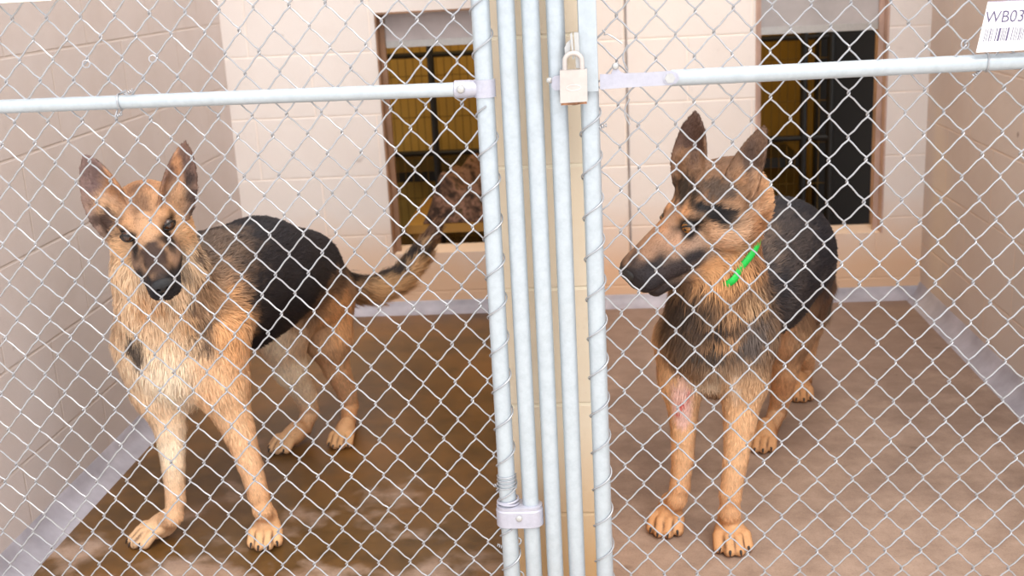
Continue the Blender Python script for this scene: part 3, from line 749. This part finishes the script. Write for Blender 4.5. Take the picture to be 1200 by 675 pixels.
def paw(be, root, g, h, s, col, toe, up=None, ln=.003):
    "g: ground point under the pad; h: heading"
    h = unit((h[0], h[1], 0)); l = np.array([-h[1], h[0], 0]); z = np.array([0, 0, 1.])
    be.ell(g+z*.022*s-h*.008*s, np.array([.0235, .030, .019])*s, col, h, ln, .012, np.stack([l, h, z], 1))
    be.cone(g-h*.026*s+z*.040*s, g+h*.010*s+z*.026*s, .019*s, .0165*s, col, ln, .014)
    for a, f in ((-.0240, .020), (-.0088, .034), (.0088, .034), (.0240, .020)):
        k0 = g+l*a*.70*s+h*(f-.034)*s+z*.028*s; k1 = g+l*a*.98*s+h*(f-.004)*s+z*.0255*s; k2 = g+l*a*1.04*s+h*(f+.013)*s+z*.0115*s
        be.cone(k0, k1, .0085*s, .0100*s, toe, ln, .0045); be.cone(k1, k2, .0103*s, .0108*s, toe, ln, .0030)
        t = np.linspace(0, 1, 6)
        P = [k2+h*(.0080+.006*x)*s+z*(.0030-.008*x*x)*s+l*a*.08*x for x in t]
        mb = MB(); mb.tube(P, np.array([.0028, .0028, .0025, .0021, .0015, .0007])*s, 8); mb.build('claw', M_CLAW, root)
    for a in (-.0165, 0, .0165):
        be.paint(g+l*a*s+h*.038*s+z*.018*s, (.0020*s, .016*s, .015*s), (104, 74, 56), .6, .1, 60, np.stack([l, h, z], 1))

def limb(be, pts, col, ln, k=.018):
    for i in range(len(pts)-1):
        k = .018 if (i < 2 or pts[i][1] > .036) else .005
        (a, r1), (b_, r2) = pts[i], pts[i+1]
        c = col[i] if isinstance(col, list) else col
        q_ = .92 if r1 < .05 else 1.
        be.cone(a, b_, r1*q_, r2*(.92 if r2 < .05 else 1.), c, ln if not isinstance(ln, list) else ln[i], k)

# ---- dog in the left run, facing the camera
def left_dog():
    g0 = (fl(180, 640)+fl(315, 640)+fl(340, 525)+fl(405, 522))/4
    root = empty('dog', (g0[0], g0[1], 0), 'black and tan shepherd dog without collar, facing the camera in the left run', 'dog')
    be = Beast(); A = at
    TAN, LT, CR, BK, GR, OR = (222, 178, 138), (232, 196, 160), (240, 218, 192), (40, 37, 41), (132, 114, 100), (216, 162, 114)
    T = dict(tan=(222, 174, 130), mid=(190, 142, 102), light=LT, cheek=(230, 184, 140), jd=0., oc=.9, drop=.020, sk=-.011, muz=(130, 102, 86), bridge=(196, 152, 116), jaw=(206, 188, 172),
             crown=(170, 124, 90), stripe=(128, 94, 70), spot=(196, 148, 108), black=(34, 30, 32), rim=(44, 34, 30), iris=(70, 38, 18))
    # head
    C = A(171, 253, 2.03); camv = unit(np.array([0, 0, CAM_H])-C); rt = unit(np.cross(camv, (0, 0, 1)))
    pitch = math.radians(29); up0 = np.cross(rt, camv); fw = camv*math.cos(pitch)-up0*math.sin(pitch); up1 = camv*math.sin(pitch)+up0*math.cos(pitch)
    fw = unit(fw-rt*.02); ro = math.radians(11); up2 = up1*math.cos(ro)+rt*math.sin(ro)
    s = 1.13; R, g = head(be, root, C, fw, up2, s, T)
    # ears
    be.ear(A(140, 250, 2.03), A(94, 183, 2.03), (-.30, -1, .12), .046, (142, 116, 108), cup=.020)
    be.ear(A(203, 236, 2.03), A(219, 168, 2.03), (.75, -1, .05), .033, (120, 92, 82), cup=.018)
    be.cone(A(150, 255, 2.04), A(125, 235, 2.04), .040, .024, TAN, .010); be.cone(A(190, 245, 2.05), A(206, 225, 2.04), .036, .022, TAN, .010)
    # neck, ruff and chest
    be.cone(A(182, 290, 2.08), A(203, 392, 2.17), .074, .096, LT, .026, .03)
    be.cone(A(165, 318, 2.06), A(180, 400, 2.13), .045, .058, LT, .026, .03); be.cone(A(214, 318, 2.07), A(230, 400, 2.14), .044, .060, LT, .026, .03)
    be.ell(A(208, 398, 2.19), (.112, .125, .130), CR, (0, -.2, -1), .030, .03)
    be.cone(A(205, 425, 2.13), A(210, 452, 2.16), .062, .045, CR, .028, .03)
    # trunk
    be.cone(A(240, 343, 2.20), A(305, 321, 2.42), .120, .118, BK, .020, .03); be.cone(A(305, 321, 2.42), A(352, 318, 2.60), .116, .098, BK, .020, .03)
    be.cone(A(285, 362, 2.35), A(318, 358, 2.5), .085, .060, BK, .022, .03, flow=(.3, .6, -.5))
    be.ell(A(368, 338, 2.66), (.085, .110, .090), (150, 118, 92), (.3, .6, -.6), .020, .03)
    # tail
    limb(be, [(A(385, 325, 2.74), .040), (A(410, 338, 2.80), .034), (A(438, 340, 2.86), .036), (A(468, 328, 2.92), .036), (A(492, 300, 2.97), .030), (A(508, 272, 3.00), .016)], [(90, 70, 58)]+[(200, 160, 118)]*4, .040, .02)
    # front legs
    limb(be, [(A(172, 400, 2.14), .062), (A(185, 455, 2.14), .050), (A(199, 500, 2.13), .0335), (A(203, 545, 2.11), .0240), (A(206, 585, 2.10), .0205), (A(203, 605, 2.09), .0180)], [LT, LT, CR, LT, TAN], [.02, .014, .011, .009, .008])
    paw(be, root, fl(186, 632), (-.80, -.60), 1.05, (232, 194, 156), (224, 184, 144))
    be.cone(A(203, 605, 2.09), fl(190, 630)+[0, 0, .032], .0180, .0165, TAN, .006, .010)
    limb(be, [(A(254, 392, 2.14), .064), (A(258, 450, 2.13), .052), (A(278, 500, 2.12), .0345), (A(293, 545, 2.10), .0250), (A(303, 580, 2.09), .0215), (A(308, 597, 2.085), .0180)], [TAN, TAN, TAN, TAN, OR], [.02, .014, .011, .009, .008])
    paw(be, root, fl(314, 632), (.12, -1), 1.02, (230, 184, 140), (224, 176, 130))
    be.cone(A(308, 597, 2.085), fl(313, 626)+[0, 0, .032], .0180, .0165, TAN, .006, .010)
    # hind legs
    limb(be, [(A(350, 345, 2.62), .085), (A(330, 392, 2.56), .058), (A(340, 432, 2.58), .040), (A(357, 462, 2.64), .029), (A(363, 482, 2.67), .0235), (A(356, 502, 2.63), .0200), (fl(346, 524)+[0, 0, .030], .020)], [(200, 160, 124), CR, CR, LT, TAN, TAN], [.02, .014, .011, .010, .009, .008])
    paw(be, root, fl(340, 524), (-.55, -.85), 1.0, (226, 186, 146), (218, 176, 134))
    limb(be, [(A(378, 345, 2.70), .080), (A(384, 395, 2.67), .055), (A(393, 428, 2.69), .036), (A(405, 455, 2.73), .026), (A(410, 474, 2.75), .0220), (A(408, 498, 2.70), .0190), (fl(405, 518)+[0, 0, .030], .020)], [(190, 146, 108), TAN, TAN, TAN, OR, TAN], [.022, .014, .011, .010, .009, .008])
    paw(be, root, fl(404, 518), (-.15, -1), .95, (220, 174, 130), (210, 164, 118))
    # coat markings
    be.paint(A(300, 275, 2.42), (.16, .30, .10), BK, .35, .35, 60); be.paint(A(356, 290, 2.6), (.12, .12, .07), BK, .4, .35, 60)
    be.paint(A(290, 385, 2.34), (.075, .14, .09), BK, .4, .35, 60)
    be.paint(A(392, 318, 2.72), (.06, .07, .035), BK, .4, .3, 50)
    for x, y, Y in ((420, 316, 2.82), (450, 318, 2.88), (478, 302, 2.93)): be.paint(A(x, y, Y), (.06, .08, .020), (44, 36, 34), .4, .3, 60)
    be.paint(A(505, 275, 2.98), .045, (96, 70, 54), .4, .3, 60)
    be.paint(A(258, 300, 2.18), (.055, .12, .085), (104, 86, 74), .5, .35, 60); be.paint(A(258, 350, 2.12), (.045, .10, .055), (156, 122, 96), .5, .35, 70)
    be.paint(A(240, 340, 2.06), (.020, .06, .035), (150, 118, 92), .6, .5, 90)
    be.paint(A(246, 386, 2.07), (.030, .06, .042), (66, 56, 52), .5, .5, 110); be.paint(A(160, 400, 2.07), (.018, .06, .030), (84, 72, 64), .5, .5, 110)
    be.paint(A(268, 390, 2.1), (.028, .09, .075), OR, .5, .3, 60)
    be.paint(A(215, 395, 2.0), (.04, .06, .05), (206, 160, 118), .6, .4, 80); be.paint(A(170, 360, 2.0), (.03, .06, .03), (196, 146, 104), .6, .5, 80)
    be.paint(A(370, 350, 2.55), (.06, .08, .06), (138, 108, 84), .6, .3, 60); be.paint(A(320, 390, 2.5), (.035, .07, .07), CR, .4, .2, 50)
    be.paint(A(398, 372, 2.6), (.035, .09, .06), OR, .5, .3, 50)
    face_paint(be, R, g, s, T)
    be.paint(A(148, 212, 2.0), (.016, .05, .030), (84, 62, 52), .5, .3, 90)
    be.paint(g(0, .120, .004), np.array([.022, .045, .020])*s, (70, 52, 44), .5, .3, 80, R)
    be.paint(A(100, 215, 2.0), (.022, .05, .050), (120, 96, 92), .5, .3, 90); be.paint(A(122, 262, 2.0), (.036, .05, .026), (84, 64, 56), .5, .4, 90)
    be.paint(A(216, 222, 2.0), (.013, .05, .050), (64, 50, 46), .5, .3, 90); be.paint(A(222, 252, 2.01), (.014, .04, .014), (60, 46, 40), .6, .5, 90)
    be.paint(A(203, 200, 2.0), (.007, .05, .040), (190, 140, 104), .5, .3, 90)
    grow(be, .0036, 150000, root); face_parts(root, R, g, s, T, look=np.array([0, 0, CAM_H])-C)
left_dog()

# ---- dog in the right run, head turned to the left
def right_dog():
    g0 = (fl(780, 625)+fl(857, 645)+fl(895, 525)+fl(937, 465))/4
    root = empty('dog', (g0[0], g0[1], 0), 'black and tan shepherd dog in the right run, head turned left, red sore on foreleg', 'dog')
    be = Beast(); A = at
    TAN, LT, CR, BK, GR, OR = (216, 170, 128), (222, 186, 150), (224, 200, 176), (36, 33, 37), (122, 108, 98), (206, 152, 108)
    T = dict(tan=(206, 156, 114), mid=(170, 128, 96), light=LT, jd=.010, oc=.84, mz=1.28, cheek=(212, 170, 136), muz=(160, 132, 114), bridge=(156, 120, 96), jaw=(120, 96, 82),
             crown=(132, 100, 78), stripe=(100, 76, 60), spot=(202, 150, 108), black=(46, 40, 42), rim=(40, 32, 28), iris=(150, 98, 40), lid=.75)
    C = A(829, 240, 2.05); s = 1.22
    R, g = head(be, root, C, (-.82, -.38, -.45), (.12, .05, 1), s, T)
    be.ear(A(812, 198, 2.08), A(812, 130, 2.09), (-.55, -1, .0), .033, (84, 62, 54), cup=.018)
    be.ear(A(868, 220, 2.01), A(895, 148, 2.00), (-.35, -1, .1), .029, (104, 78, 62), cup=.020)
    be.cone(A(818, 222, 2.08), A(810, 192, 2.08), .040, .025, T['mid'], .010); be.cone(A(858, 235, 2.03), A(872, 212, 2.01), .042, .026, T['mid'], .010)
    # neck, chest
    be.cone(A(842, 275, 2.10), A(838, 385, 2.16), .072, .092, (150, 112, 80), .032, .03)
    be.cone(A(832, 320, 2.07), A(815, 395, 2.12), .050, .060, (110, 84, 64), .030, .03); be.cone(A(858, 322, 2.10), A(868, 395, 2.13), .046, .062, (96, 80, 70), .030, .03)
    be.ell(A(838, 392, 2.20), (.098, .125, .118), (120, 94, 74), (0, -.2, -1), .028, .03)
    be.cone(A(830, 410, 2.14), A(830, 428, 2.16), .052, .030, (150, 120, 96), .024, .03)
    # trunk
    be.cone(A(872, 335, 2.25), A(912, 296, 2.46), .112, .112, BK, .020, .03); be.cone(A(912, 296, 2.46), A(930, 308, 2.68), .110, .092, BK, .020, .03)
    be.cone(A(900, 345, 2.40), A(918, 340, 2.58), .080, .060, (60, 52, 50), .022, .03)
    be.ell(A(934, 312, 2.74), (.080, .105, .090), (64, 56, 54), (.2, .6, -.7), .020, .03)
    limb(be, [(A(950, 305, 2.84), .036), (A(960, 335, 2.88), .032), (A(958, 365, 2.88), .030), (A(950, 392, 2.86), .016)], [(50, 44, 42), (90, 76, 64), (190, 164, 136)], .036, .02)
    # front legs
    limb(be, [(A(800, 400, 2.16), .056), (A(799, 442, 2.15), .046), (A(801, 490, 2.14), .0285), (A(800, 535, 2.125), .0225), (A(797, 570, 2.115), .0205), (A(793, 586, 2.115), .0180)], [TAN, TAN, TAN, TAN, OR], [.016, .012, .009, .008, .008])
    paw(be, root, fl(783, 617), (-.25, -1), 1.05, (218, 168, 122), (208, 156, 110))
    be.cone(A(793, 584, 2.115), fl(785, 611)+[0, 0, .032], .0180, .0165, TAN, .006, .010)
    limb(be, [(A(874, 395, 2.12), .058), (A(871, 445, 2.11), .048), (A(867, 495, 2.09), .0320), (A(862, 540, 2.07), .0240), (A(856, 580, 2.055), .0215), (A(855, 600, 2.055), .0190)], [(150, 116, 88), TAN, TAN, TAN, OR], [.016, .012, .010, .009, .008])
    paw(be, root, fl(856, 637), (.04, -1), 1.08, (218, 168, 122), (208, 156, 110))
    be.cone(A(855, 600, 2.055), fl(856, 630)+[0, 0, .034], .0185, .0170, TAN, .006, .010)
    # hind legs
    limb(be, [(A(925, 340, 2.64), .082), (A(923, 392, 2.58), .054), (A(921, 430, 2.60), .034), (A(916, 462, 2.64), .026), (A(911, 482, 2.66), .0220), (A(902, 503, 2.60), .0195), (fl(898, 522)+[0, 0, .030], .020)], [(130, 96, 72), TAN, OR, TAN, TAN, TAN], [.02, .014, .011, .010, .009, .008])
    paw(be, root, fl(895, 522), (-.35, -1), 1.0, (214, 164, 118), (204, 152, 106))
    limb(be, [(A(942, 335, 2.80), .074), (A(943, 378, 2.82), .046), (A(942, 408, 2.86), .032), (A(944, 428, 2.93), .0235), (A(942, 445, 2.90), .0200), (fl(938, 464)+[0, 0, .030], .019)], [(120, 90, 70), TAN, TAN, OR, TAN], [.02, .012, .010, .009, .008])
    paw(be, root, fl(937, 464), (-.15, -1), 1.0, (210, 160, 114), (200, 148, 102))
    # markings
    be.paint(A(920, 262, 2.5), (.13, .33, .085), BK, .35, .35, 60); be.paint(A(900, 300, 2.3), (.085, .16, .12), (64, 56, 54), .5, .5, 70); be.paint(A(935, 300, 2.55), (.05, .12, .035), (84, 72, 66), .7, .6, 80); be.paint(A(893, 285, 2.25), (.03, .10, .04), (96, 80, 70), .7, .6, 90)
    be.paint(A(960, 305, 2.72), (.05, .12, .09), (70, 62, 60), .4, .3, 60)
    be.paint(A(938, 375, 2.62), (.032, .09, .085), (140, 106, 80), .5, .3, 60)
    be.paint(A(917, 360, 2.56), (.022, .08, .09), OR, .5, .3, 60)
    for (x, y, w, hh, c) in ((862, 352, .045, .018, (188, 142, 102)), (842, 378, .060, .012, (56, 46, 42)), (858, 392, .050, .013, (176, 132, 94)), (800, 362, .035, .030, (64, 52, 46)), (825, 352, .022, .020, (70, 56, 48)),
                             (835, 408, .055, .013, (64, 54, 48)), (880, 385, .030, .045, (92, 80, 74)), (800, 388, .040, .020, (84, 66, 54)), (850, 424, .05, .014, (150, 122, 98)), (880, 345, .025, .025, (184, 146, 110))):
        be.paint(A(x, y, 2.07), (w, .07, hh), c, .5, .55, 90)
    be.paint(A(829, 445, 2.10), (.022, .05, .020), (206, 184, 160), .5, .3, 80)
    be.paint(A(800, 473, 2.10), (.024, .03, .052), (222, 180, 168), .35, .2, 60)     # shaved, healing patch on the foreleg
    be.paint(A(799, 477, 2.095), (.007, .03, .008), (186, 60, 58), .4, .4, 150); be.paint(A(808, 462, 2.095), (.004, .03, .010), (200, 92, 88), .5, .4, 150)
    be.paint(A(795, 487, 2.095), (.005, .03, .004), (190, 70, 66), .5, .4, 150)
    be.paint(A(862, 455, 2.05), (.010, .03, .030), (206, 176, 150), .6, .3, 80)
    be.paint(A(884, 270, 2.06), (.020, .08, .060), (168, 116, 78), .6, .4, 70); be.paint(A(852, 318, 2.02), (.055, .06, .030), (206, 152, 104), .5, .35, 70)
    face_paint(be, R, g, s, T)
    be.paint(g(0, .135, -.070), np.array([.03, .05, .022])*s, (52, 44, 44), .5, .3, 80, R)
    be.paint(A(838, 250, 1.99), (.042, .06, .016), (34, 31, 32), .45, .3, 80, np.stack([unit((.9, 0, -.35)), (0, 1, 0), unit((.35, 0, .9))], 1))
    be.paint(A(835, 225, 1.99), (.045, .06, .016), (92, 76, 66), .5, .5, 110)
    be.paint(A(800, 225, 2.02), (.022, .06, .020), (58, 48, 42), .5, .5, 110); be.paint(A(770, 262, 1.98), (.016, .05, .018), (182, 132, 96), .5, .3, 80)
    be.paint(A(790, 290, 1.95), (.030, .05, .018), (190, 148, 120), .5, .3, 80)
    be.paint(A(790, 322, 1.95), (.030, .06, .016), (60, 50, 50), .5, .4, 90)
    be.paint(A(812, 165, 2.08), (.020, .05, .035), (74, 52, 44), .5, .35, 90)
    be.paint(A(880, 190, 2.0), (.016, .05, .040), (80, 60, 50), .5, .4, 90); be.paint(A(884, 222, 2.0), (.012, .05, .030), (176, 136, 106), .5, .4, 90)
    grow(be, .0036, 150000, root); face_parts(root, R, g, s, T)
    # collar
    m = mat_plain('green_collar_webbing', (24, 196, 72), .45, nscale=300, namp=.08, bmp=.3)
    p1, p2 = A(846, 341, 2.012), A(874, 311, 2.030); cN = A(850, 300, 2.11); ax = unit(np.cross(p1-cN, p2-cN))
    u = unit(p1-cN); v = np.cross(ax, u); r = np.linalg.norm(p1-cN); bmv = []
    n = 72; V = []; Fq = []; r2 = np.linalg.norm(p2-cN); th2 = math.atan2((p2-cN)@v, (p2-cN)@u)
    for k in range(n):
        a = 2*math.pi*k/n; prox = math.cos((a-th2/2))
        da = (a-th2*.35+math.pi) % (2*math.pi)-math.pi; sg = .20 if da*th2 > 0 else .42; rr = (r+r2)/2*(.78+.22*math.exp(-abs(da/sg)**2.5))
        c = cN+(u*math.cos(a)+v*math.sin(a))*rr; d = u*math.cos(a)+v*math.sin(a)
        for (o1, o2) in ((-.0015, -.0065), (.0015, -.0065), (.0022, 0), (.0015, .0065), (-.0015, .0065)): V.append(c+d*o1+ax*o2)
    for k in range(n):
        l = (k+1) % n
        for j in range(5): i2 = (j+1) % 5; Fq.append([k*5+j, k*5+i2, l*5+i2, l*5+j])
    o = from_arrays('dog_collar', V, Fq, m); tag(o, 'bright green collar on the neck of the dog in the right run', 'collar')
right_dog()
